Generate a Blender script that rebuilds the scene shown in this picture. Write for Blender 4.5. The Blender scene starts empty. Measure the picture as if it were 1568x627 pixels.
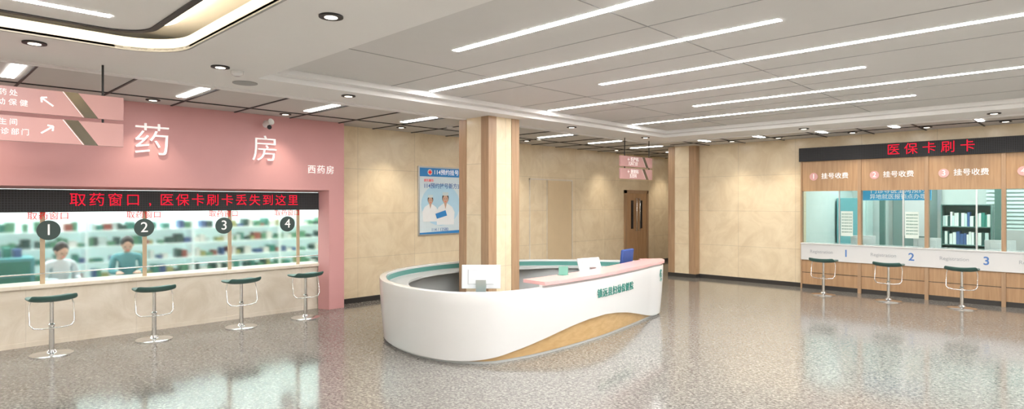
import bpy, bmesh, math, random
from mathutils import Matrix, Vector
random.seed(7)
S=bpy.context.scene
COL=S.collection
R=math.radians

# ------------------------------------------------------------ materials
def nt(name):
    m=bpy.data.materials.new(name); m.use_nodes=True
    return m,m.node_tree.nodes,m.node_tree.links
def mat(name,c,rough=.5,metal=0,var=.04,scale=6,em=0,emc=None,coat=0):
    m,n,l=nt(name); b=n['Principled BSDF']
    tc=n.new('ShaderNodeTexCoord'); no=n.new('ShaderNodeTexNoise'); no.inputs['Scale'].default_value=scale; no.inputs['Detail'].default_value=4
    l.new(tc.outputs['Object'],no.inputs['Vector'])
    mx=n.new('ShaderNodeMix'); mx.data_type='RGBA'
    mx.inputs[6].default_value=(*[max(0,v*(1-var)) for v in c],1); mx.inputs[7].default_value=(*[min(1,v*(1+var)) for v in c],1)
    l.new(no.outputs['Fac'],mx.inputs[0]); l.new(mx.outputs[2],b.inputs['Base Color'])
    b.inputs['Roughness'].default_value=rough; b.inputs['Metallic'].default_value=metal
    b.inputs['Coat Weight'].default_value=coat; b.inputs['Coat Roughness'].default_value=.08
    if em: b.inputs['Emission Color'].default_value=(*(emc or c),1); b.inputs['Emission Strength'].default_value=em
    return m
def emis(name,c,s):
    m,n,l=nt(name); n.remove(n['Principled BSDF']); e=n.new('ShaderNodeEmission')
    e.inputs[0].default_value=(*c,1); e.inputs[1].default_value=s; l.new(e.outputs[0],n['Material Output'].inputs[0]); return m
def horiz(n,l):
    tc=n.new('ShaderNodeTexCoord'); sp=n.new('ShaderNodeSeparateXYZ'); l.new(tc.outputs['Object'],sp.inputs[0])
    ad=n.new('ShaderNodeMath'); l.new(sp.outputs[0],ad.inputs[0]); l.new(sp.outputs[1],ad.inputs[1])
    cb=n.new('ShaderNodeCombineXYZ'); l.new(ad.outputs[0],cb.inputs[0]); l.new(sp.outputs[2],cb.inputs[1]); return tc,cb
def marble(name,c1,c2,bw=1.25,bh=.8,seam=.8,rough=.22):
    m,n,l=nt(name); b=n['Principled BSDF']; tc,cb=horiz(n,l)
    no=n.new('ShaderNodeTexNoise'); no.inputs['Scale'].default_value=2.2; no.inputs['Detail'].default_value=9; no.inputs['Roughness'].default_value=.65; no.inputs['Distortion'].default_value=1.2
    l.new(tc.outputs['Object'],no.inputs['Vector'])
    rp=n.new('ShaderNodeValToRGB'); rp.color_ramp.elements[0].position=.35; rp.color_ramp.elements[1].position=.65
    rp.color_ramp.elements[0].color=(*c1,1); rp.color_ramp.elements[1].color=(*c2,1); l.new(no.outputs['Fac'],rp.inputs[0])
    br=n.new('ShaderNodeTexBrick'); br.offset=0; br.inputs['Scale'].default_value=1; br.inputs['Brick Width'].default_value=bw; br.inputs['Row Height'].default_value=bh
    br.inputs['Mortar Size'].default_value=.005; br.inputs['Color1'].default_value=(1,1,1,1); br.inputs['Color2'].default_value=(.96,.96,.96,1); br.inputs['Mortar'].default_value=(seam,seam,seam,1)
    l.new(cb.outputs[0],br.inputs['Vector'])
    mx=n.new('ShaderNodeMix'); mx.data_type='RGBA'; mx.blend_type='MULTIPLY'; mx.inputs[0].default_value=1
    l.new(rp.outputs[0],mx.inputs[6]); l.new(br.outputs['Color'],mx.inputs[7]); l.new(mx.outputs[2],b.inputs['Base Color'])
    b.inputs['Roughness'].default_value=rough; return m
def wood(name,c1,c2,rough=.4,sx=14,sz=.8):
    m,n,l=nt(name); b=n['Principled BSDF']; tc=n.new('ShaderNodeTexCoord'); mp=n.new('ShaderNodeMapping')
    mp.inputs['Scale'].default_value=(sx,sx,sz); l.new(tc.outputs['Object'],mp.inputs[0])
    no=n.new('ShaderNodeTexNoise'); no.inputs['Scale'].default_value=2; no.inputs['Detail'].default_value=8; no.inputs['Distortion'].default_value=.5
    l.new(mp.outputs[0],no.inputs['Vector']); rp=n.new('ShaderNodeValToRGB'); rp.color_ramp.elements[0].position=.3; rp.color_ramp.elements[1].position=.7
    rp.color_ramp.elements[0].color=(*c1,1); rp.color_ramp.elements[1].color=(*c2,1); l.new(no.outputs['Fac'],rp.inputs[0]); l.new(rp.outputs[0],b.inputs['Base Color'])
    b.inputs['Roughness'].default_value=rough; return m
def glass(name,tint=(.93,.98,.96),g=.1):
    m,n,l=nt(name); n.remove(n['Principled BSDF']); t=n.new('ShaderNodeBsdfTransparent'); t.inputs[0].default_value=(*tint,1)
    gl=n.new('ShaderNodeBsdfGlossy'); gl.inputs['Roughness'].default_value=.03; lw=n.new('ShaderNodeFresnel'); lw.inputs[0].default_value=1.3
    mx=n.new('ShaderNodeMixShader'); l.new(lw.outputs[0],mx.inputs[0]); l.new(t.outputs[0],mx.inputs[1]); l.new(gl.outputs[0],mx.inputs[2]); l.new(mx.outputs[0],n['Material Output'].inputs[0]); return m
def frosted(name):
    m,n,l=nt(name); n.remove(n['Principled BSDF']); t=n.new('ShaderNodeBsdfRefraction'); t.inputs['Color'].default_value=(.97,1,.99,1)
    t.inputs['IOR'].default_value=1.1; t.inputs['Roughness'].default_value=.27
    gl=n.new('ShaderNodeBsdfGlossy'); gl.inputs['Roughness'].default_value=.05; mx=n.new('ShaderNodeMixShader'); mx.inputs[0].default_value=.03
    l.new(t.outputs[0],mx.inputs[1]); l.new(gl.outputs[0],mx.inputs[2]); l.new(mx.outputs[0],n['Material Output'].inputs[0]); return m
def floor_mat():
    m,n,l=nt('granite_floor'); b=n['Principled BSDF']; tc=n.new('ShaderNodeTexCoord')
    a=n.new('ShaderNodeTexNoise'); a.inputs['Scale'].default_value=34; a.inputs['Detail'].default_value=6; a.inputs['Roughness'].default_value=.8
    v=n.new('ShaderNodeTexVoronoi'); v.inputs['Scale'].default_value=52
    l.new(tc.outputs['Object'],a.inputs['Vector']); l.new(tc.outputs['Object'],v.inputs['Vector'])
    rp=n.new('ShaderNodeValToRGB'); e=rp.color_ramp.elements; e[0].position=.38; e[1].position=.64
    e[0].color=(.115,.110,.102,1); e[1].color=(.36,.345,.32,1); l.new(a.outputs['Fac'],rp.inputs[0])
    r2=n.new('ShaderNodeValToRGB'); e=r2.color_ramp.elements; e[0].position=0; e[1].position=1; e[0].color=(.65,.65,.65,1); e[1].color=(1.2,1.2,1.19,1)
    sx=n.new('ShaderNodeSeparateColor'); l.new(v.outputs['Color'],sx.inputs[0]); l.new(sx.outputs[0],r2.inputs[0])
    mx=n.new('ShaderNodeMix'); mx.data_type='RGBA'; mx.blend_type='MULTIPLY'; mx.inputs[0].default_value=1
    l.new(rp.outputs[0],mx.inputs[6]); l.new(r2.outputs[0],mx.inputs[7])
    br=n.new('ShaderNodeTexBrick'); br.offset=0; br.inputs['Scale'].default_value=1; br.inputs['Brick Width'].default_value=.8; br.inputs['Row Height'].default_value=.8; br.inputs['Mortar Size'].default_value=.002
    br.inputs['Color1'].default_value=(1,1,1,1); br.inputs['Color2'].default_value=(.96,.96,.96,1); br.inputs['Mortar'].default_value=(.7,.7,.7,1); l.new(tc.outputs['Object'],br.inputs['Vector'])
    m2=n.new('ShaderNodeMix'); m2.data_type='RGBA'; m2.blend_type='MULTIPLY'; m2.inputs[0].default_value=1
    l.new(mx.outputs[2],m2.inputs[6]); l.new(br.outputs['Color'],m2.inputs[7]); l.new(m2.outputs[2],b.inputs['Base Color'])
    b.inputs['Roughness'].default_value=.11; b.inputs['Specular IOR Level'].default_value=.55; return m
def led_mat():
    m,n,l=nt('led_matrix'); b=n['Principled BSDF']; tc,cb=horiz(n,l)
    br=n.new('ShaderNodeTexBrick'); br.offset=0; br.inputs['Scale'].default_value=1; br.inputs['Brick Width'].default_value=.03; br.inputs['Row Height'].default_value=.03; br.inputs['Mortar Size'].default_value=.004
    br.inputs['Color1'].default_value=(.006,.006,.008,1); br.inputs['Color2'].default_value=(.01,.01,.012,1); br.inputs['Mortar'].default_value=(.03,.03,.035,1)
    l.new(cb.outputs[0],br.inputs['Vector']); l.new(br.outputs['Color'],b.inputs['Base Color']); b.inputs['Roughness'].default_value=.6; return m

M={}
M['wall']=marble('cream_marble',(.78,.64,.44),(.89,.76,.55))
M['counter']=marble('counter_stone',(.68,.60,.49),(.80,.73,.63),bw=1.2,bh=2,seam=.9,rough=.3)
M['plain']=mat('plain_wall',(.78,.73,.65),.7)
M['ceil']=mat('ceiling_white',(.84,.83,.82),.8,var=.01)
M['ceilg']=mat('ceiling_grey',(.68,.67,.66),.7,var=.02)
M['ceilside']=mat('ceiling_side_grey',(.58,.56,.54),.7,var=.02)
M['seam']=mat('seam_grey',(.38,.38,.38),.8)
M['pink']=mat('pink_panel',(.68,.35,.35),.45,var=.02)
M['pinksign']=mat('pink_sign',(.60,.34,.33),.3,var=.02)
M['pinktop']=mat('pink_top',(.76,.43,.42),.25,var=.02)
M['black']=mat('black_trim',(.012,.012,.013),.5)
M['dark']=mat('dark_baseboard',(.04,.037,.035),.35)
M['floor']=floor_mat()
M['wood']=wood('oak_veneer',(.42,.25,.13),(.54,.34,.19))
M['woodd']=wood('walnut_trim',(.38,.24,.14),(.48,.315,.19))
M['wooddesk']=wood('desk_oak',(.50,.32,.14),(.60,.41,.20),.3,3,10)
M['white']=mat('white_gloss',(.70,.70,.70),.18,var=.01,coat=.4)
M['grey']=mat('light_grey',(.5,.52,.52),.4)
M['teal']=mat('teal_green',(.09,.27,.24),.35)
M['tealp']=mat('teal_vinyl',(.045,.115,.10),.4)
M['chrome']=mat('chrome',(.75,.75,.75),.15,1,var=.01)
M['alu']=mat('aluminium',(.6,.62,.62),.3,1,var=.01)
M['glass']=frosted('pharmacy_glass')
M['gglass']=glass('green_glass',(.88,.94,.92))
M['led']=led_mat()
M['red']=emis('led_red',(1,.02,.05),1.0)
M['redp']=mat('red_glow_paint',(.75,.03,.03),.5,em=.3)  # slight emission added to make the red marks brighter
M['txt']=mat('white_letter',(.95,.93,.92),.4,em=.35)
M['txtblue']=mat('blue_letter',(.08,.2,.5),.5)
M['txtgrey']=mat('grey_letter',(.35,.37,.4),.5)
M['txtteal']=mat('teal_letter',(.03,.22,.18),.4)
M['disc']=mat('dark_disc',(.045,.08,.075),.4)
M['strip']=emis('strip_light',(1,.985,.96),74)
M['strip2']=emis('short_strip_light',(1,.985,.96),16)
M['cove']=emis('cove_led',(1,.80,.50),14)
M['dl']=emis('downlight_lens',(1,.9,.75),4)
M['blue']=mat('blue_fabric',(.03,.07,.25),.7)
M['posterblue']=mat('poster_blue',(.03,.25,.62),.4)
M['posterpale']=mat('poster_pale',(.5,.76,.93),.4,var=.08,scale=2)
M['skin']=mat('skin',(.62,.40,.30),.5)
M['hair']=mat('black_hair',(.015,.012,.012),.5)
M['coat']=mat('white_coat',(.66,.76,.80),.7)
M['scrub']=mat('teal_scrubs',(.10,.34,.38),.7)
M['mirror']=mat('dark_mirror',(.16,.14,.11),.2,.7)
M['paper']=mat('notice_paper',(.72,.82,.76),.7)
M['room']=mat('office_wall',(.60,.67,.65),.7)
M['phroom']=mat('glowing_pharmacy_wall',(.75,.86,.85),.7,em=.22,emc=(.8,1,.98))  # faint emission added so pharmacy walls and shelving look brightly lit
M['post']=mat('tan_post',(.55,.42,.28),.5)
M['acr']=mat('green_acrylic',(.16,.38,.31),.1)
M['screen']=mat('screen_black',(.02,.02,.025),.1)

# ------------------------------------------------------------ helpers
def grp(name,loc=(0,0,0)):
    e=bpy.data.objects.new(name,None); e.location=loc; e.empty_display_size=.2; COL.objects.link(e); return e
def fin(o,p):
    COL.objects.link(o)
    if p is not None:
        o.parent=p; o.matrix_parent_inverse=Matrix.Translation(-Vector(p.location))
    return o
def mesh(name,vs,fs,mt,p=None,smooth=False,mi=None):
    me=bpy.data.meshes.new(name); me.from_pydata(vs,[],fs)
    for x in (mt if isinstance(mt,list) else [mt]): me.materials.append(x)
    if mi: me.polygons.foreach_set('material_index',mi)
    bm=bmesh.new(); bm.from_mesh(me); bmesh.ops.recalc_face_normals(bm,faces=bm.faces); bm.to_mesh(me); bm.free()
    if smooth:
        me.polygons.foreach_set('use_smooth',[True]*len(me.polygons))
    return fin(bpy.data.objects.new(name,me),p)
BF=[(0,3,2,1),(4,5,6,7),(0,1,5,4),(1,2,6,5),(2,3,7,6),(3,0,4,7)]
def bv(lo,hi):
    a,b,c=lo; d,e,f=hi
    return [(a,b,c),(d,b,c),(d,e,c),(a,e,c),(a,b,f),(d,b,f),(d,e,f),(a,e,f)]
def box(name,lo,hi,mt,p=None,bev=0):
    o=mesh(name,bv(lo,hi),BF,mt,p)
    if bev:
        b=o.modifiers.new('b','BEVEL'); b.width=bev; b.segments=3
    return o
def boxes(name,lst,mats,p=None):
    vs=[];fs=[];mi=[]
    for it in lst:
        lo,hi=it[0],it[1]; k=it[2] if len(it)>2 else 0
        o=len(vs); vs+=bv(lo,hi); fs+=[tuple(i+o for i in f) for f in BF]; mi+=[k]*6
    return mesh(name,vs,fs,mats if isinstance(mats,list) else [mats],p,mi=mi)
def lathe(name,prof,loc,mt,p=None,n=40,rot=None):
    vs=[];fs=[]
    for r,z in prof:
        for i in range(n):
            a=2*math.pi*i/n; v=Vector((r*math.cos(a),r*math.sin(a),z))
            if rot: v=rot@v
            vs.append(tuple(v+Vector(loc)))
    for j in range(len(prof)-1):
        for i in range(n):
            k=(i+1)%n; fs.append((j*n+i,j*n+k,(j+1)*n+k,(j+1)*n+i))
    fs.append(tuple(range(n))[::-1]); fs.append(tuple((len(prof)-1)*n+i for i in range(n)))
    o=mesh(name,vs,fs,mt,p,smooth=True)
    e=o.modifiers.new('e','EDGE_SPLIT'); e.split_angle=R(35)
    return o
def cyl(name,loc,r,h,mt,p=None,axis='Z',n=32):
    rot={'Z':None,'X':Matrix.Rotation(R(90),3,'Y'),'Y':Matrix.Rotation(R(-90),3,'X')}[axis]
    return lathe(name,[(r,0),(r,h)],loc,mt,p,n,rot)
def tube(name,pts,r,mt,p=None,cyc=False):
    cu=bpy.data.curves.new(name,'CURVE'); cu.dimensions='3D'; cu.bevel_depth=r; cu.bevel_resolution=4
    s=cu.splines.new('POLY'); s.points.add(len(pts)-1)
    for i,q in enumerate(pts): s.points[i].co=(*q,1)
    s.use_cyclic_u=cyc; s.use_smooth=True; cu.materials.append(mt)
    return fin(bpy.data.objects.new(name,cu),p)
def flat(name,outer,holes,z,th,mt,p=None):
    cu=bpy.data.curves.new(name,'CURVE'); cu.dimensions='2D'; cu.fill_mode='BOTH'; cu.extrude=th/2
    for pts in [outer]+holes:
        s=cu.splines.new('POLY'); s.points.add(len(pts)-1); s.use_cyclic_u=True
        for i,q in enumerate(pts): s.points[i].co=(q[0],q[1],0,1)
    cu.materials.append(mt); o=bpy.data.objects.new(name,cu); o.location=(0,0,z+th/2); return fin(o,p)
def rrect(x0,y0,x1,y1,r=0,n=12):
    if r==0: return [(x0,y0),(x1,y0),(x1,y1),(x0,y1)]
    out=[]
    for cx,cy,a in ((x1-r,y0+r,-90),(x1-r,y1-r,0),(x0+r,y1-r,90),(x0+r,y0+r,180)):
        for i in range(n+1):
            t=R(a+90*i/n); out.append((cx+r*math.cos(t),cy+r*math.sin(t)))
    return out
RX=(R(90),0,R(90)); RY=(R(90),0,0)
def text(name,s,loc,rot,size,mt,p=None,ext=.006,al='CENTER',sp=1.0,bold=0):
    cu=bpy.data.curves.new(name,'FONT'); cu.body=s; cu.size=size; cu.extrude=ext; cu.align_x=al; cu.align_y='CENTER'; cu.space_character=sp; cu.offset=bold
    cu.materials.append(mt); o=bpy.data.objects.new(name,cu); o.location=loc; o.rotation_euler=rot; return fin(o,p)
def poly(name,pts,plane,k,mt,p=None):
    vs=[(k,a,b) if plane=='X' else (a,k,b) for a,b in pts]
    return mesh(name,vs,[tuple(range(len(vs)))],mt,p)
def disc2(cx,cy,rx,ry=None,n=24):
    ry=ry or rx
    return [(cx+rx*math.cos(2*math.pi*i/n),cy+ry*math.sin(2*math.pi*i/n)) for i in range(n)]

H=3.13; XW=-9.6; YW=13.5
# ------------------------------------------------------------ room shell
box('floor',(-12.6,-4.2,-.1),(5.2,20.2,0),M['floor'])
c2=rrect(-6.05,-3.6,4.6,1.78,.45)
c1=rrect(-6.5,2.75,4.6,11.1)
flat('ceiling',rrect(-7.3,-4.2,5.2,11.9),[c1,c2],H,.1,M['ceil'])
box('ceiling_upper',(-12.6,-4.2,3.42),(5.2,20.2,3.5),M['ceil'])
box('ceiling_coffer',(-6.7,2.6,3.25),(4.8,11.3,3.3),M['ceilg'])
flat('trim_coffer_step',c1,[rrect(-6.36,2.89,4.46,10.96)],3.19,.06,M['ceil'])
sm=[]
for y in (4.35,5.5,6.68,7.87,9.05,10.2): sm.append(((-6.36,y-.004,3.246),(4.46,y+.004,3.25)))
for x in (-5.1,-2.7,-.3,2.1): sm.append(((x-.004,2.9,3.246),(x+.004,10.95,3.25)))
boxes('trim_coffer_seams',sm,M['seam'])
box('ceiling_near_top',(-6.3,-4,3.36),(4.8,2.2,3.4),M['ceil'])
flat('ceiling_near_panel',rrect(-5.75,-3.3,4.3,1.48,.3),[],3.2,.05,M['ceil'])
flat('trim_near_panel_edge',rrect(-5.77,-3.32,4.32,1.50,.32),[rrect(-5.72,-3.27,4.27,1.45,.28)],3.19,.03,M['black'])
pp=rrect(-5.93,-3.48,4.48,1.66,.4)
tube('cove_light',[(a,b,3.32) for a,b in pp],.02,M['cove'],None,True)
flat('trim_near_coffer_lip',rrect(-6.07,-3.62,4.62,1.80,.47),[c2],H-.012,.03,M['seam'])
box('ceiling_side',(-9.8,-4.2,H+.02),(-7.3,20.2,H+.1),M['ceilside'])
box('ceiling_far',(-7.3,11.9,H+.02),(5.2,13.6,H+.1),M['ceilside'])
box('trim_1',(-7.36,-4.2,H-.02),(-7.28,11.95,H+.03),M['ceil'])
box('trim_2',(-7.36,11.87,H-.02),(5.2,11.95,H+.03),M['ceil'])
sl=[]
z0,z1=H+.008,H+.02
for x in (-8.75,): sl.append(((x-.012,-4.2,z0),(x+.012,20,z1)))
y=-3.3
while y<19.5:
    sl.append(((-9.6,y-.012,z0),(-7.36,y+.012,z1))); y+=.86
sl.append(((-7.3,12.75-.012,z0),(5,12.75+.012,z1)))
x=-6.7
while x<4.8: sl.append(((x-.012,11.95,z0),(x+.012,13.5,z1))); x+=.86
boxes('trim_ceiling_slots',sl,M['black'])

def strip(lo,hi,mt,nm='ceiling_strip_light'): return box(nm,lo,hi,mt)
for k,y in enumerate((3.77,4.93,6.10,7.28,8.46,9.68)):
    a,b=(-4.45,.2) if k%2==0 else (-6.3,-1.85)
    if k==2: b=4.3
    strip((a,y-.035,3.247),(b,y+.035,3.2495),M['strip'])
for y in (3.77,8.46): strip((1.2,y-.035,3.247),(4.3,y+.035,3.2495),M['strip'])
for y in (4.93,7.28,9.68): strip((.3,y-.035,3.247),(3.6,y+.035,3.2495),M['strip'])
for x in (-5.35,-4.2,-2.6,-.6,1.6,3.2):
    strip((x-.035,-2.8,3.197),(x+.035,1.15 if x!=-4.2 else .6,3.1995),M['strip'])
y=-.86-1.7
while y<19:
    strip((-8.45,y-.055,H+.012),(-7.6,y+.055,H+.019),M['strip2'],'ceiling_panel_light'); y+=1.715
x=-6.3
while x<4.6:
    strip((x-.055,12.0,H+.012),(x+.055,12.65,H+.019),M['strip2'],'ceiling_panel_light'); x+=1.2

def downlight(x,y,z=H,spot=0):
    g=grp('recessed_downlight',(x,y,z))
    lathe('ring',[(.05,-.012),(.085,-.012),(.085,0),(.05,0)],(x,y,z),M['black'],g)
    cyl('lens',(x,y,z-.014),.046,.006,M['dl'],g)
    if spot:
        L=bpy.data.lights.new('lamp','SPOT'); L.energy=spot; L.color=(1,.88,.7); L.spot_size=R(95); L.spot_blend=.8; L.shadow_soft_size=.05
        o=bpy.data.objects.new('lamp',L); o.location=(x,y,z-.03); fin(o,g)
for x,y in ((-3.95,2.19),(-6.2,2.25),(-6.37,.83),(-6.75,3.98),(-3.9,11.5),(-6.75,10.8),(-1.5,2.2),(-1.2,11.5),(-6.75,8.4)): downlight(x,y)
for y in (6.4,9.7,13.1,16.2): downlight(-9.05,y,H+.019,65)
for x in (-5.9,-4.9): downlight(x,12.95,H+.019,55)
for x in (-3.5,-2.3,-1.2,0): downlight(x,12.95,H+.019,35)
for y in (.6,2.4,4.2): downlight(-8.95,y,H+.019,40)
g=grp('ceiling_speaker',(-6.85,2.75,H)); lathe('grille',[(.10,-.01),(.13,-.008),(.13,0),(.1,0)],(-6.85,2.75,H),M['seam'],g); cyl('mesh_disc',(-6.85,2.75,H-.008),.1,.006,M['alu'],g)
for x,y in ((-8.3,6.9),(-6.3,2.45),(-8.6,9.6)):
    g=grp('smoke_detector',(x,y,H)); lathe('body',[(.03,-.05),(.06,-.03),(.06,0)],(x,y,H+.02 if x<-7.3 else H),M['white'],g)

# walls
box('wall_left',(XW-.2,5.4,0),(XW,20,H+.1),M['wall'])
box('wall_far',(-6.95,YW,0),(-4.6,YW+.2,H+.1),M['wall'])
box('wall_far_header',(-4.6,YW-.02,2.93),(5,YW+.2,H+.1),M['wall'])
box('wall_corridor',(-7.67,13.9,0),(-7.5,20,H+.1),M['wall'])
box('wall_corridor_end',(XW,20,0),(-7.5,20.2,H+.1),M['plain'])
box('wall_right',(5,-4.2,0),(5.2,20.2,3.5),M['plain'])
box('wall_back',(-12.6,-4.2,0),(5,-4,3.5),M['plain'])
box('baseboard_left',(XW,5.4,0),(XW+.015,14.25,.09),M['dark'])
box('baseboard_corridor',(XW,15.45,0),(XW+.015,20,.09),M['dark'])
box('baseboard_far',(-6.95,YW-.015,0),(-4.6,YW,.09),M['dark'])
g=grp('door_1',(XW,11.1,0))
boxes('frame_reveal',[((XW,10.37,0),(XW+.012,10.40,2.36)),((XW,10.37,2.33),(XW+.012,11.97,2.36)),((XW,11.94,0),(XW+.012,11.97,2.36)),((XW,10.99,0),(XW+.012,11.01,2.33))],M['counter'],g)
box('leaf',(XW,11.03,.1),(XW+.01,11.93,2.31),mat('cream_leaf',(.72,.57,.37),.3),g)

# columns
def column(x0,y0,x1,y1):
    g=grp('square_column',((x0+x1)/2,(y0+y1)/2,0))
    box('marble_core',(x0+.012,y0+.012,0),(x1-.012,y1-.012,H+.02),M['wall'],g)
    w=.17; L=[]
    for a,b in ((x0,x0+w),(x1-w,x1)):
        for c,d in ((y0,y0+w),(y1-w,y1)):
            L.append(((a,c,0),(b,d,H+.01)))
    boxes('corner_trim',L,M['woodd'],g)
    box('plinth',(x0-.006,y0-.006,0),(x1+.006,y1+.006,.09),M['dark'],g)
column(-7.45,6.39,-6.76,7.07)
column(-7.67,13.3,-6.95,13.95)

# double door
g=grp('door_2',(XW,14.85,0))
boxes('frame',[((XW,14.25,0),(XW+.05,14.34,2.14)),((XW,15.36,0),(XW+.05,15.45,2.14)),((XW,14.25,2.05),(XW+.05,15.45,2.14))],M['woodd'],g)
for a,b in ((14.34,14.845),(14.855,15.36)): box('leaf',(XW,a,.01),(XW+.03,b,2.05),M['wood'],g,.004)
for c in (14.62,15.08):
    box('vision_glass',(XW+.03,c-.06,1.05),(XW+.034,c+.06,1.85),M['screen'],g)
for c in (14.77,14.93):
    tube('pull_handle',[(XW+.03,c,1.0),(XW+.09,c,1.0),(XW+.09,c,1.9),(XW+.03,c,1.9)],.016,M['chrome'],g)

# ------------------------------------------------------------ pharmacy front
XP=-9.3
g=grp('pharmacy_window_surround',(XP,1,0))
box('header',(XW,-4,2.0),(XP,5.4,H+.02),M['pink'],g)
box('pilaster',(XW,5.12,0),(XP,5.4,2.0),M['pink'],g)
mesh('reveal_bevel',[(XP,5.12,0),(XP,5.12,2.0),(-9.52,5.04,2.0),(-9.52,5.04,0),(-9.52,5.12,0),(-9.52,5.12,2.0)],[(0,1,2,3),(1,5,2),(0,3,4)],M['pink'],g)
mesh('reveal_bevel_top',[(XP,-4,2.0),(XP,5.12,2.0),(-9.52,5.12,1.965),(-9.52,-4,1.965)],[(0,1,2,3)],M['pink'],g)
g=grp('pharmacy_counter',(-9.6,1,0))
box('front_panel',(-9.78,-4,.0),(-9.56,5.12,.72),M['counter'],g)
box('ledge',(-9.95,-4,.72),(-9.5,5.12,.77),M['counter'],g,.01)
box('kick',(-9.565,-4,0),(-9.553,5.12,.06),M['counter'],g)
g=grp('led_display_board',(-9.5,2,1.82))
box('panel',(-9.6,-4,1.69),(-9.5,5.04,1.96),M['led'],g)
box('panel_frame',(-9.6,-4,1.675),(-9.49,5.04,1.69),M['black'],g)
for i,ch in enumerate('取药窗口,医保卡刷卡丢失到这里'):
    text('led_character',ch,(-9.49,1.68+i*.2073,1.822),RX,.185,M['red'],g,.001)
g=grp('window_1',(-9.6,1,1.2))
box('glass_pane',(-9.625,-4,.77),(-9.615,5.1,1.69),M['glass'],g)
L=[]
for y in (1.33,2.47,3.62,4.72,.2): L.append(((-9.61,y-.025,.77),(-9.59,y+.025,1.69)))
boxes('mullions',L,M['post'],g)
tube('rail',[(-9.58,-4,.9),(-9.58,5.1,.9)],.008,M['chrome'],g)
for i,y in enumerate((1.39,2.46,3.53,4.53)):
    g=grp('window_number_sign',(-9.6,y,1.45))
    cyl('disc',(-9.588,y,1.445),.125,.012,M['disc'],g,'X')
    text('number',str(i+1),(-9.573,y,1.445),RX,.2,M['txt'],g,.002)
    text('label','取药窗口',(-9.585,y,1.62),RX,.105,M['redp'],g,.002,sp=1.08,bold=.0008)
g=grp('pharmacy_sign_lettering',(XP,3.5,2.6))
text('character_1','药',(XP+.02,2.48,2.62),RX,.47,M['txt'],g,.012,bold=-.004)
text('character_2','房',(XP+.02,4.03,2.6),RX,.43,M['txt'],g,.012,bold=-.004)
text('subtitle','西药房',(XP+.01,4.97,2.33),RX,.15,M['txt'],g,.006,sp=1.2)
g=grp('security_camera',(XP+.1,4.05,3.0))
cyl('mount',(XP,4.05,3.02),.045,.02,M['white'],g,'X')
tube('arm',[(XP+.01,4.05,3.02),(XP+.1,4.05,3.02),(XP+.13,4.05,2.98)],.014,M['white'],g)
lathe('housing',[(.02,0),(.045,.01),(.048,.15),(.05,.17),(.035,.17)],(XP+.1,3.99,2.98),M['white'],g,24,Matrix.Rotation(R(75),3,'Y')@Matrix.Rotation(R(-10),3,'X'))
cyl('lens',(XP+.27,3.985,2.935),.034,.012,M['screen'],g,'X')

# pharmacy interior
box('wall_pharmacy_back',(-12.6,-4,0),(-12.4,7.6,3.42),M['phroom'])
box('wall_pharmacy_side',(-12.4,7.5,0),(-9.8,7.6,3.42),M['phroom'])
strip((-11.9,-2,3.36),(-11.2,7,3.4),emis('pharmacy_lamp',(.93,1,.99),15),'pharmacy_ceiling_lamp')
cols=[mat('pkg_%d'%i,c,.5,em=.03) for i,c in enumerate([(.75,.80,.76),(.04,.24,.19),(.36,.38,.15),(.30,.09,.07),(.06,.12,.28),(.10,.30,.18),(.55,.7,.68),(.02,.08,.07)])]
L=[];sh=[]
zs=[.3,.56,.82,1.08,1.34]
for z in zs:
    sh.append(((-12.15,-1,z-.02),(-11.75,7.2,z)))
    y=-.9
    while y<7.1:
        w=random.uniform(.05,.14)
        if random.random()<.82: L.append(((-11.98,y,z),(-11.76,y+w*.9,z+random.uniform(.05,.16)),random.choice([0,0,1,1,2,3,4,5,5,6,7,7])))
        y+=w
for y in (-1,.6,2.2,3.8,5.4,7.0): sh.append(((-12.15,y-.02,0),(-11.75,y+.02,1.55)))
sh.append(((-12.17,-1,0),(-12.15,7.2,1.55)))
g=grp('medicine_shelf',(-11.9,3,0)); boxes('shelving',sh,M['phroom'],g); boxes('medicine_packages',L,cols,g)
g=grp('medicine_cabinet',(-11,.9,0)); box('carcass',(-11.6,.1,0),(-11.1,1.45,1.0),mat('cabinet_teal',(.1,.35,.38),.4,em=.05),g,.01)
boxes('drawers',[((-11.1,.15+.43*i,.1+.22*j),(-11.085,.54+.43*i,.29+.22*j)) for i in range(3) for j in range(4)],cols[1],g)
L=[]
for i in range(10):
    y=.15+i*.12; L.append(((-11.5,y,1.0),(-11.25,y+.09,1.0+random.uniform(.08,.25)),random.choice([0,1,3,4,5])))
boxes('packages',L,cols,g)
box('pharmacy_worktop',(-10.42,-1,.64),(-9.96,5.0,.68),M['white'])

# ------------------------------------------------------------ people (seated pharmacists)
def skinned(name,verts,edges,rad,mt,p,sub=2,root=0):
    me=bpy.data.meshes.new(name); me.from_pydata(verts,edges,[]); me.materials.append(mt)
    o=bpy.data.objects.new(name,me); fin(o,p)
    s=o.modifiers.new('s','SKIN'); s.use_smooth_shade=True
    d=me.skin_vertices[0].data
    for i,r in enumerate(rad): d[i].radius=(r,r) if not isinstance(r,tuple) else r; d[i].use_root=(i==root)
    u=o.modifiers.new('u','SUBSURF'); u.levels=sub; u.render_levels=sub
    return o
def ell(name,c,r,mt,p,T):
    bm=bmesh.new(); bmesh.ops.create_uvsphere(bm,u_segments=24,v_segments=16,radius=1)
    for v in bm.verts: v.co=T@Vector((c[0]+v.co.x*r[0],c[1]+v.co.y*r[1],c[2]+v.co.z*r[2]))
    me=bpy.data.meshes.new(name); bm.to_mesh(me); bm.free(); me.materials.append(mt); me.polygons.foreach_set('use_smooth',[True]*len(me.polygons))
    return fin(bpy.data.objects.new(name,me),p)
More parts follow.
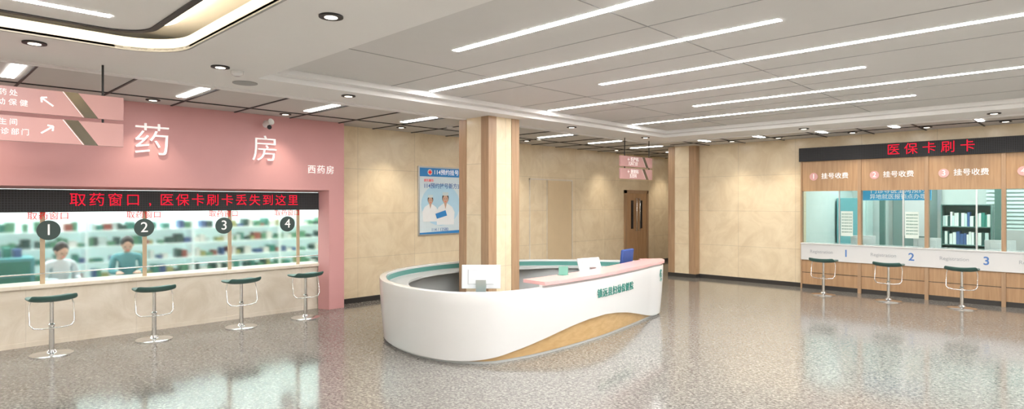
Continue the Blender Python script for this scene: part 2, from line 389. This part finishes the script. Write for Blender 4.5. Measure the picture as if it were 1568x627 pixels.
def pharmacist(x,y,ang,coat,dz=0):
    T=Matrix.Translation((x,y,dz))@Matrix.Rotation(ang,4,'Z')
    g=grp('seated_pharmacist',(x,y,0))
    f=lambda L:[tuple(T@Vector(v)) for v in L]
    V=[(0,0,.5),(.0,0,.62),(.02,0,.78),(.03,0,.93),(.03,0,1.0),
       (.03,.17,.94),(.08,.21,.72),(.30,.13,.73),
       (.03,-.17,.94),(.08,-.21,.72),(.30,-.13,.73),
       (.02,.1,.5),(.4,.11,.49),(.42,.11,.1),(.02,-.1,.5),(.4,-.11,.49),(.42,-.11,.1)]
    E=[(0,1),(1,2),(2,3),(3,4),(3,5),(5,6),(6,7),(3,8),(8,9),(9,10),(0,11),(11,12),(12,13),(0,14),(14,15),(15,16)]
    rr=[.13,.115,.125,.11,.055,.06,.048,.034,.06,.048,.034,.09,.065,.05,.09,.065,.05]
    skinned('body',f(V),E,rr,coat,g)
    for s in (1,-1):
        skinned('shoe',f([(.42,.11*s,.07),(.44,.11*s,.04),(.56,.11*s,.035)]),[(0,1),(1,2)],[.045,.045,.035],M['hair'],g)
        hv=[(.30,.13*s,.73),(.35,.12*s,.725)]; he=[(0,1)]; hr=[.026,.03]
        for k,(dy,ln) in enumerate(((-.03,.06),(-.01,.075),(.01,.07),(.028,.055))):
            i=len(hv); hv+=[(.375,(.12+dy)*s,.725),(.375+ln*.6,(.12+dy*1.2)*s,.72),(.375+ln,(.12+dy*1.2)*s,.705)]; he+=[(1,i),(i,i+1),(i+1,i+2)]; hr+=[.011,.009,.008]
        i=len(hv); hv+=[(.335,(.12-.04)*s,.72),(.365,(.12-.065)*s,.71)]; he+=[(1,i),(i,i+1)]; hr+=[.012,.009]
        skinned('hand',f(hv),he,hr,M['skin'],g,1)
    skinned('neck',f([(.03,0,.98),(.05,0,1.06)]),[(0,1)],[.05,.048],M['skin'],g)
    # head pitched forward, looking down at the worktop
    TH=T@Matrix.Translation((.05,0,1.06))@Matrix.Rotation(R(24),4,'Y')@Matrix.Translation((-.05,0,-1.06))
    ell('head',(.06,0,1.14),(.095,.075,.115),M['skin'],g,TH)
    ell('hair',(.04,0,1.172),(.098,.086,.105),M['hair'],g,TH)
    ell('hair_bun',(-.05,0,1.12),(.05,.06,.06),M['hair'],g,TH)
    ell('nose',(.155,0,1.125),(.016,.013,.02),M['skin'],g,TH)
    for s in (1,-1):
        ell('eye',(.142,.03*s,1.145),(.01,.014,.007),M['hair'],g,TH); ell('ear',(.06,.077*s,1.135),(.018,.01,.028),M['skin'],g,TH)
    ell('mouth',(.143,0,1.085),(.01,.022,.006),M['redp'],g,TH)
    st=grp('round_stool',(x,y,0))
    lathe('seat',[(.17,.34),(.18,.35),(.18,.385),(.16,.39)],(x,y,dz),M['tealp'],st); cyl('post',(x,y,.02),.025,.33+dz,M['chrome'],st); lathe('base',[(.2,0),(.2,.015),(.03,.03)],(x,y,0),M['chrome'],st)
pharmacist(-10.85,2.55,R(-10),M['scrub'],.02)
pharmacist(-10.8,1.68,R(15),M['coat'],-.03)

# ------------------------------------------------------------ bar stools
def stool(x,y,ang):
    g=grp('bar_stool',(x,y,0)); T=Matrix.Translation((x,y,0))@Matrix.Rotation(ang,4,'Z')
    lathe('base',[(.215,0),(.215,.012),(.19,.022),(.06,.032),(.035,.06)],(x,y,0),M['chrome'],g)
    lathe('post',[(.028,.03),(.028,.34),(.034,.34),(.034,.36),(.022,.37),(.022,.62),(.06,.64)],(x,y,0),M['chrome'],g,24)
    nx,ny=10,12; vs=[];fs=[]
    for layer in (0,1):
        for i in range(nx+1):
            for j in range(ny+1):
                a=-.19+.38*i/nx; b=-.24+.48*j/ny
                z=.655+ .05*max(0,(a-.08)/.11)**2 + .018*(b/.24)**2
                th=.05*(1-.45*max(abs(a)/.19,abs(b)/.24)**6)
                kx=1-.10*(abs(b)/.24)**4; ky=1-.10*(abs(a)/.19)**4
                v=T@Vector((a*kx,b*ky,z+(th/2 if layer else -th/2))); vs.append(tuple(v))
    N=(nx+1)*(ny+1); idx=lambda l,i,j:l*N+i*(ny+1)+j
    for i in range(nx):
        for j in range(ny):
            fs.append((idx(1,i,j),idx(1,i+1,j),idx(1,i+1,j+1),idx(1,i,j+1))); fs.append((idx(0,i,j),idx(0,i,j+1),idx(0,i+1,j+1),idx(0,i+1,j)))
    for i in range(nx):
        for j in (0,ny): fs.append((idx(0,i,j),idx(0,i+1,j),idx(1,i+1,j),idx(1,i,j)))
    for j in range(ny):
        for i in (0,nx): fs.append((idx(0,i,j),idx(0,i,j+1),idx(1,i,j+1),idx(1,i,j)))
    o=mesh('seat',vs,fs,M['tealp'],g,True); o.modifiers.new('u','SUBSURF').levels=1
    pts=[(0,-.2,.64),(.0,-.215,.58),(.04,-.215,.38),(.06,-.18,.335),(.08,-.1,.325),(.085,0,.325),(.08,.1,.325),(.06,.18,.335),(.04,.215,.38),(.0,.215,.58),(0,.2,.64)]
    tube('footrest_loop',[tuple(T@Vector(q)) for q in pts],.008,M['chrome'],g)
    tube('footrest_stay',[tuple(T@Vector(q)) for q in ((0,0,.325),(.085,0,.325))],.009,M['chrome'],g)
for y in (1.32,2.40,3.52,4.50): stool(-8.9,y,R(random.uniform(-4,4)))
for x in (-3.93,-2.83,-1.75,-.6): stool(x,12.66,R(-90))

# ------------------------------------------------------------ reception desk
CP=[(-4.67,5.6),(-4.71,6.5),(-4.82,7.3),(-4.97,8.1),(-5.12,8.72),(-5.62,8.98),(-6.45,8.55),(-7.25,7.8),(-7.84,6.85),(-7.82,5.8),(-7.4,4.95),(-6.7,4.42),(-5.95,4.22),(-5.3,4.27),(-4.86,4.57),(-4.72,5.0)]
def crom(P,n=14):
    o=[];m=len(P)
    for i in range(m):
        a,b,c,d=[Vector(P[(i+k-1)%m]) for k in range(4)]
        for j in range(n):
            t=j/n; o.append(.5*((2*b)+(c-a)*t+(2*a-5*b+4*c-d)*t*t+(3*b-a-3*c+d)*t**3))
    return o
DP=crom(CP); ND=len(DP)
DN=[]
for i in range(ND):
    t=(DP[(i+1)%ND]-DP[i-1]).normalized(); DN.append(Vector((t.y,-t.x)))
def interp(ks,t):
    if t<=ks[0][0]: return ks[0][1]
    for (a,b),(c,d) in zip(ks,ks[1:]):
        if t<=c:
            s=(t-a)/(c-a); return b+(d-b)*s
    return ks[-1][1]
ZK=[(0,.035),(.04,.06),(.09,.09),(.15,.13),(.22,.18),(.30,.235),(.38,.28),(.47,.31),(.57,.315),(.65,.29),(.74,.24),(.84,.16),(.93,.08),(1,.03)]
def zlow(q):
    if q.x<-5.35: return .03
    return interp(ZK,(q.y-4.4)/3.9) if q.y>4.3 else .03
def og(z): return -.055*(1-z/.8)**1.6
def loft(name,prof,mt,p,smooth=True,closed=True,rng=None):
    ids=rng or list(range(ND)); vs=[];fs=[];m=None
    for i in ids:
        pr=prof(i); m=len(pr)
        for o,z in pr: q=DP[i]+DN[i]*o; vs.append((q.x,q.y,z))
    n=len(ids)
    for a in range(n if closed else n-1):
        b=(a+1)%n
        for k in range(m): fs.append((a*m+k,b*m+k,b*m+(k+1)%m,a*m+(k+1)%m))
    if not closed: fs.append(tuple(range(m))); fs.append(tuple((n-1)*m+k for k in range(m)))
    o=mesh(name,vs,fs,mt,p,smooth)
    if smooth: e=o.modifiers.new('e','EDGE_SPLIT'); e.split_angle=R(40)
    return o
def run(cond):
    ok=[i for i in range(ND) if cond(DP[i])]
    k=[j for j in range(len(ok)-1) if ok[j+1]!=ok[j]+1]
    return ok[k[0]+1:]+ok[:k[0]+1] if k else ok
g=grp('reception_desk',(-6.2,6.5,0)); DG=g
def shell(i):
    zl=zlow(DP[i]); zz=[zl+(.785-zl)*k/6 for k in range(7)]
    return [(og(z),z) for z in zz]+[(-.004,.797),(-.012,.8),(-.085,.8),(-.09,.795),(-.09,zl)]
loft('white_shell',shell,M['white'],g)
loft('oak_inset',lambda i:[(og(z)-.03,z) for z in (.03,.12,.22,.32,.4)]+[(-.088,.4),(-.088,.03)],M['wooddesk'],g)
loft('toe_kick',lambda i:[(-.1,0),(-.1,.035),(-.13,.035),(-.13,0)],M['black'],g)
loft('inner_panel',lambda i:[(-.09,.0),(-.09,.70),(-.105,.70),(-.105,0)],M['grey'],g)
loft('teal_band',lambda i:[(-.09,.70),(-.09,.77),(-.1,.77),(-.1,.70)],M['teal'],g)
def wt(i):
    q=DP[i]; w=.28+.25*max(0,min(1,(q.x+6.6)/1.2)); w*=1-.75*max(0,min(1,(q.y-7.6)/.5)); return [(-.105,.66),(-.105,.69),(-.105-w,.69),(-.105-w,.66)]
loft('worktop',wt,M['grey'],g)
gl=run(lambda q:q.x>-5.45 and 5.2<q.y<8.2 and zlow(q)>.1)
tube('accent_led',[(*(DP[i]+DN[i]*(og(zlow(DP[i]))-.02)),zlow(DP[i])+.004) for i in gl],.004,emis('accent_led',(1,.72,.38),5),g)
pk=run(lambda q:q.x>-5.45 and 5.3<q.y<8.9)
loft('pink_transaction_top',lambda i:[(.02,.83),(.02,.87),(-.36,.87),(-.36,.83)],M['pinktop'],g,False,False,pk)
loft('top_riser',lambda i:[(-.03,.8),(-.03,.83),(-.08,.83),(-.08,.8)],M['white'],g,False,False,pk)
arc=[0]
fr=run(lambda q:q.x>-5.3 and 5.0<q.y<8.8)
for a,b in zip(fr,fr[1:]): arc.append(arc[-1]+(DP[b]-DP[a]).length)
def at(s):
    for k in range(len(arc)-1):
        if arc[k+1]>=s:
            t=(s-arc[k])/(arc[k+1]-arc[k]); return DP[fr[k]].lerp(DP[fr[k+1]],t),DN[fr[k]].lerp(DN[fr[k+1]],t).normalized()
    return DP[fr[-1]],DN[fr[-1]]
s0=next(arc[k] for k in range(len(arc)) if DP[fr[k]].y>6.38)
for j,ch in enumerate('镇远县妇幼保健院'):
    q,n=at(s0+j*.133); q=q+n*(og(.6)+.008)
    text('letter',ch,(q.x,q.y,.605),(R(90),0,math.atan2(n.y,n.x)+R(90)),.125,M['txtteal'],g,.003,bold=.0006)
s1=next(arc[k] for k in range(len(arc)) if DP[fr[k]].y>8.45)
q,n=at(s1); q=q+n*.006
text('logo','§',(q.x,q.y,.66),(R(90),0,math.atan2(n.y,n.x)+R(90)),.2,M['txtteal'],g,.003,bold=.004)

M['sil']=mat('silver_shell',(.62,.64,.67),.3,.1)
def computer(x,y,ang,w=.5,h=.31,tilt=-8,zb=.69):
    g=grp('desktop_computer',(x,y,zb)); T=Matrix.Translation((x,y,zb))@Matrix.Rotation(ang,4,'Z')
    def tb(nm,lo,hi,mt,TT,bev=.004):
        o=mesh(nm,[tuple(TT@Vector(v)) for v in bv(lo,hi)],BF,mt,g); b=o.modifiers.new('b','BEVEL'); b.width=bev; b.segments=3; return o
    tb('foot',(-.1,-.08,0),(.1,.1,.01),M['alu'],T)
    tb('stand',(-.06,-.03,.01),(.06,-.015,.2),M['alu'],T)
    T2=T@Matrix.Translation((0,0,.09))@Matrix.Rotation(R(tilt),4,'X')
    sil=M['sil']
    tb('display_shell',(-w/2,-.012,0),(w/2,.012,h),sil,T2,.008)
    tb('display_bulge',(-w/3,-.022,.05),(w/3,-.01,h-.05),sil,T2,.012)
    tb('screen',(-w/2+.012,.012,.06),(w/2-.012,.014,h-.012),M['screen'],T2,.001)
    tb('keyboard',(-.2,.2,0),(.2,.31,.012),M['white'],T)
computer(-5.27,4.86,R(44.4),.46,.28)
computer(-5.2,6.92,R(80),.42,.24,tilt=-20)
g=grp('acrylic_sign_holder',(-4.98,6.0,.87))
box('foot',(-5.0,5.93,.87),(-4.9,6.04,.878),M['acr'],g); mesh('plate',[(-4.985,5.94,.878),(-4.905,6.03,.878),(-4.905,6.03,.985),(-4.985,5.94,.985),(-4.99,5.945,.878),(-4.91,6.035,.878),(-4.91,6.035,.985),(-4.99,5.945,.985)],[(0,1,2,3),(4,5,6,7),(0,1,5,4),(1,2,6,5),(2,3,7,6),(3,0,4,7)],M['acr'],g)
def chair(x,y,ang):
    g=grp('office_chair',(x,y,0)); T=Matrix.Translation((x,y,0))@Matrix.Rotation(ang,4,'Z')
    def tb(nm,lo,hi,mt,TT,bev=.02):
        o=mesh(nm,[tuple(TT@Vector(v)) for v in bv(lo,hi)],BF,mt,g); b=o.modifiers.new('b','BEVEL'); b.width=bev; b.segments=4; return o
    tb('seat',(-.23,-.23,.44),(.23,.23,.51),M['blue'],T,.03)
    tb('backrest',(-.21,-.26,.62),(.21,-.21,1.08),M['blue'],T@Matrix.Rotation(R(6),4,'X'),.02)
    tube('back_stem',[tuple(T@Vector(v)) for v in ((0,-.1,.43),(0,-.27,.43),(0,-.3,.75))],.02,M['black'],g)
    cyl('gas_lift',(x,y,.1),.025,.34,M['chrome'],g)
    for k in range(5):
        a=k*2*math.pi/5+.3; e=T@Vector((.26*math.cos(a),.26*math.sin(a),.07)); tube('leg',[(x,y,.11),tuple(e)],.018,M['black'],g)
        ell('caster',(e.x,e.y,.03),(.03,.03,.03),M['black'],g,Matrix())
chair(-5.82,8.18,R(100))

# ------------------------------------------------------------ hanging signs
def hsign(x,y0,y1,z,hh,gap,lines,st):
    g=grp('hanging_direction_sign',(x,(y0+y1)/2,z))
    zz=z
    for n,(tt) in enumerate(lines):
        box('panel',(x-.02,y0,zz-hh),(x+.02,y1,zz),M['pinksign'],g,.003)
        a,d,wd=st
        poly('mirror_stripe',[(a,zz),(a+wd,zz),(a+d,zz-hh),(a+d-wd,zz-hh)],'X',x+.0215,M['mirror'],g)
        poly('stripe_line',[(a-.012,zz),(a-.006,zz),(a+d-wd-.006,zz-hh),(a+d-wd-.012,zz-hh)],'X',x+.0215,M['txt'],g)
        for q in tt: text('lettering',q[0],(x+.022,q[1],zz-q[2]),RX,q[3],M['txt'],g,.001,sp=q[4] if len(q)>4 else 1)
        zz-=hh+gap
    for y in (y1-.17 if y1-y0>2 else y1-.1,y0+.17):
        tube('rod',[(x,y,z-.005),(x,y,H)],.01,M['black'],g)
        tube('rod_link',[(x,y,z-hh-gap),(x,y,z-hh)],.01,M['black'],g)
    return g
g=hsign(-6.95,-.9,1.6,2.83,.225,.035,[[('西药处',.68,.06,.062,1.4),('妇幼保健',.71,.145,.062,1.5)],[('卫生间',.68,.06,.062,1.4),('门诊部门',.73,.145,.062,1.3)]],(1.12,.27,.11))
def arrow(y,z,dy,dz,x,gg):
    L=math.hypot(dy,dz); u=Vector((dy/L,dz/L)); v=Vector((-u.y,u.x)); w=.007
    a=Vector((y,z)); b=a+Vector((dy,dz))
    poly('arrow_shaft',[tuple(a+v*w),tuple(b+v*w),tuple(b-v*w),tuple(a-v*w)],'X',x,M['txt'],gg)
    for s in (1,-1):
        d=(-u*.7+v*s*.7); n=Vector((-d.y,d.x)); e=b+d*.045
        poly('arrow_head',[tuple(b+n*w),tuple(e+n*w),tuple(e-n*w),tuple(b-n*w)],'X',x+.0005,M['txt'],gg)
arrow(1.04,2.685,-.09,.07,-6.95+.0225,g); arrow(.95,2.43,.09,.07,-6.95+.0225,g)
hsign(-7.1,10.4,11.6,2.76,.22,.035,[[('← 妇产科',10.85,.07,.1),('儿科门诊',10.85,.16,.09)],[('← 放射科',10.85,.07,.1),('五官科',10.85,.16,.09)]],(11.2,.25,.1))

# ------------------------------------------------------------ poster
px=XW; y0,y1,za,zb=7.17,8.3,1.14,2.51
g=grp('wall_poster',(px,7.7,1.8))
box('frame',(px,y0,za),(px+.03,y1,zb),M['alu'],g,.004)
X=px+.031
poly('print_background',[(y0+.03,za+.03),(y1-.03,za+.03),(y1-.03,zb-.03),(y0+.03,zb-.03)],'X',X,mat('poster_paper',(.72,.84,.9),.5),g)
poly('print_pale',disc2(7.73,1.75,.5,.42),'X',X+.001,M['posterpale'],g)
poly('print_header',[(y0+.03,zb-.2),(y1-.03,zb-.2),(y1-.03,zb-.03),(y0+.03,zb-.03)],'X',X+.002,M['posterblue'],g)
poly('print_footer',[(y0+.03,za+.03),(y1-.03,za+.03),(y1-.03,za+.09),(y0+.03,za+.06)],'X',X+.002,M['posterblue'],g)
yy=7.33
poly('print_cross_disc',disc2(yy+.12,zb-.115,.06),'X',X+.003,M['white'],g)
poly('print_cross',[(yy+.08,zb-.13),(yy+.16,zb-.13),(yy+.16,zb-.10),(yy+.08,zb-.10)],'X',X+.004,M['redp'],g); poly('print_cross_v',[(yy+.105,zb-.155),(yy+.135,zb-.155),(yy+.135,zb-.075),(yy+.105,zb-.075)],'X',X+.004,M['redp'],g)
text('print_title','114预约挂号',(X+.004,7.87,zb-.115),RX,.12,M['txt'],g,.001)
text('print_title_2','114预约挂号新方式',(X+.004,7.78,2.12),RX,.115,M['txtblue'],g,.001,bold=.001)
text('print_small','便民服务',(X+.004,7.42,2.23),RX,.06,M['redp'],g,.001)
pw=mat('print_white',(.9,.93,.95),.5)
def pdoc(cy,cz,s,k):
    poly('print_coat',[(cy-.21*s,cz-.5*s),(cy+.21*s,cz-.5*s),(cy+.23*s,cz-.26*s),(cy+.17*s,cz-.16*s),(cy+.05*s,cz-.09*s),(cy-.05*s,cz-.09*s),(cy-.17*s,cz-.16*s),(cy-.23*s,cz-.26*s)],'X',X+.003+k,pw,g)
    poly('print_collar',[(cy-.04*s,cz-.06*s),(cy+.04*s,cz-.06*s),(cy,cz-.2*s)],'X',X+.0035+k,M['skin'],g)
    poly('print_hair',disc2(cy,cz+.015*s,.08*s,.10*s),'X',X+.004+k,M['hair'],g)
    poly('print_face',disc2(cy,cz-.012*s,.066*s,.085*s),'X',X+.0045+k,M['skin'],g)
    for d in (-1,1): poly('print_eye',disc2(cy+d*.025*s,cz,.009*s,.005*s),'X',X+.005+k,M['hair'],g)
    poly('print_mouth',disc2(cy,cz-.055*s,.018*s,.006*s),'X',X+.005+k,M['redp'],g)
    poly('print_cap',[(cy-.065*s,cz+.06*s),(cy+.065*s,cz+.06*s),(cy+.075*s,cz+.125*s),(cy-.075*s,cz+.125*s)],'X',X+.005+k,M['coat'],g)
pdoc(7.46,1.84,.85,0); pdoc(7.84,1.87,1.05,.003)
poly('print_clipboard',[(7.62,1.47),(7.88,1.53),(7.84,1.64),(7.58,1.57)],'X',X+.009,M['posterblue'],g)
text('print_phone','114 / 12580',(X+.004,7.7,1.25),RX,.09,M['txtblue'],g,.001)

# ------------------------------------------------------------ registration counter
YF=13.38
bays=[-4.6+1.112*i for i in range(9)]
XE=4.98
g=grp('registration_counter',(0,YF,0))
box('wood_header',(-4.59,YF,2.03),(XE,YF+.1,2.65),M['wood'],g)
box('wood_lower',(-4.59,YF,.09),(XE,YF+.12,.6),M['wood'],g)
box('kick',(-4.59,YF+.01,0),(XE,YF+.12,.09),M['dark'],g)
box('white_counter_front',(-4.58,YF-.05,.6),(XE,YF+.12,.93),M['white'],g,.006)
box('counter_ledge',(-4.58,YF-.07,.93),(XE,YF+.35,.955),M['white'],g,.005)
L=[((max(-4.595,x-.03),YF-.03,0),(min(XE,x+.03),YF+.1,2.65)) for x in bays]
boxes('mullions',L,M['woodd'],g)
boxes('panel_joints',[((-4.59,YF-.003,.33),(XE,YF,.34))],M['dark'],g)
box('led_cabinet',(-4.62,YF-.05,2.65),(XE,YF+.09,2.93),M['led'],g)
for i,ch in enumerate('医保卡刷卡'):
    for k in range(3): text('led_character',ch,(-2.9+.285*i+k*2.05,YF-.056,2.79),RY,.225,M['red'],g,.001)
for i in range(8):
    x=bays[i]
    text('bay_text','挂号收费',(x+.66,YF-.01,2.33),RY,.128,M['txt'],g,.002,bold=.0005)
    cyl('bay_disc',(x+.26,YF-.012,2.33),.08,.012,M['pinktop'],g,'Y'); text('bay_disc_number',str(i+1),(x+.26,YF-.016,2.33),RY,.14,M['txt'],g,.002)
    text('bay_label','Registration',(x+.42,YF-.054,.78),RY,.09,M['txtgrey'],g,.001)
    text('bay_number',str(i+1),(x+.88,YF-.054,.77),RY,.2,M['txtblue'],g,.001,bold=.003)
g=grp('window_2',(0,YF+.06,1.5))
for i in range(8):
    box('glass_pane',(bays[i]+.03,YF+.05,.955),(bays[i+1]-.03,YF+.058,2.03),M['gglass'],g)
    box('slider_rail',(bays[i]+.72,YF+.035,.955),(bays[i]+.745,YF+.06,2.03),M['alu'],g)
    if i in (0,1,3): 
        box('notice',(bays[i]+.76,YF+.042,1.12),(bays[i]+.98,YF+.048,1.62),M['paper'],g)
        for r in range(7): text('notice_text','便民服务告知',(bays[i]+.87,YF+.04,1.56-r*.06),RY,.032,M['txtteal'],g,.0005)
box('wall_office_back',(-4.6,17,0),(5,17.2,3.42),M['room'])
box('wall_office_side',(-4.8,YW+.2,0),(-4.6,17.2,3.42),M['room'])
boxes('office_ceiling_lamp',[((-4+1.8*i,14.4+1.1*j,2.86),(-3.0+1.8*i,14.7+1.1*j,2.88)) for i in range(5) for j in range(2)],emis('office_lamp',(.96,1,.98),26))
box('ceiling_office',(-4.6,13.7,2.88),(5,17,2.92),M['ceil'])
g=grp('door_3',(-3.2,17,0)); box('leaf',(-3.7,16.95,0),(-2.8,17,2.1),mat('office_door',(.2,.28,.27),.4),g); box('glazing',(-3.5,16.94,1.0),(-3.0,16.95,1.9),M['white'],g); boxes('frame',[((-3.78,16.93,0),(-3.7,17,2.18)),((-2.8,16.93,0),(-2.72,17,2.18)),((-3.78,16.93,2.1),(-2.72,17,2.18))],M['alu'],g)
L=[]
for i in range(14): L.append(((-1.9,16.9,1.0+i*.085),(1.9,16.94,1.05+i*.085)))
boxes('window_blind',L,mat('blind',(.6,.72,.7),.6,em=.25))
g=grp('filing_cabinet',(-4.2,16.3,0)); box('carcass',(-4.55,15.6,0),(-4.1,16.8,1.9),mat('cabinet_cyan',(.2,.5,.55),.4),g,.01); boxes('doors',[((-4.1,15.62+.6*i,.05),(-4.085,16.18+.6*i,1.85)) for i in range(2)],cols[6],g)
gd=mat('cabinet_dark_teal',(.10,.2,.18),.4)
for cx in (-2.2,-.2,2.0):
    g=grp('office_bookcase',(cx,16.6,0))
    boxes('carcass',[((cx-.45,16.4,0),(cx-.43,16.8,1.75)),((cx+.43,16.4,0),(cx+.45,16.8,1.75)),((cx-.45,16.78,0),(cx+.45,16.8,1.75))]+[((cx-.43,16.4,z),(cx+.43,16.78,z+.02)) for z in (.05,.45,.85,1.25,1.73)],gd,g)
    L=[]
    for z in (.07,.47,.87,1.27):
        x=cx-.42
        while x<cx+.38:
            w=random.uniform(.03,.07); L.append(((x,16.45,z),(x+w*.9,16.7,z+random.uniform(.22,.32)),random.choice([0,0,4,6,1,7]))); x+=w
    boxes('binders',L,cols,g)
g=grp('office_led_sign',(-2.6,14.6,1.95)); box('board',(-3.65,14.2,1.84),(-2.45,14.24,2.12),mat('sign_blue',(.05,.35,.65),.4,em=.4),g)
text('sign_text','门诊导医全网预约',(-3.02,14.195,2.03),RY,.12,M['txt'],g,.001); text('sign_text_2','异地就医报销点办理',(-3.02,14.195,1.91),RY,.11,M['txt'],g,.001); tube('hanger',[(-3.4,14.22,2.1),(-3.4,14.22,2.88)],.008,M['black'],g); tube('hanger_2',[(-2.6,14.22,2.1),(-2.6,14.22,2.88)],.008,M['black'],g)
box('office_desk',(-4.5,13.75,.7),(4.98,14.3,.74),M['white'])
for i in range(4): computer(-3.6+1.112*i,14.05,R(15),.45,.28,zb=.742)
gp=mat('green_post',(.1,.2,.18),.4)
for x in (-3.62,-1.6,.2,2.4): box('office_partition_post',(x,15.4,0),(x+.1,15.5,2.88),gp)
box('office_partition',(-1.5,15.42,0),(.2,15.47,1.25),M['grey'])

# ------------------------------------------------------------ world, camera, view
w=bpy.data.worlds.new('world'); S.world=w; w.use_nodes=True; w.node_tree.nodes['Background'].inputs[0].default_value=(.8,.85,.9,1); w.node_tree.nodes['Background'].inputs[1].default_value=.3
cam=bpy.data.cameras.new('camera'); co=bpy.data.objects.new('camera',cam); COL.objects.link(co)
co.location=(0,0,1.8); co.rotation_euler=(R(90),0,R(44.4)); cam.lens=21.35; cam.sensor_width=36; cam.shift_y=-.0022
S.camera=co
S.view_settings.view_transform='Standard'
S.view_settings.exposure=.2
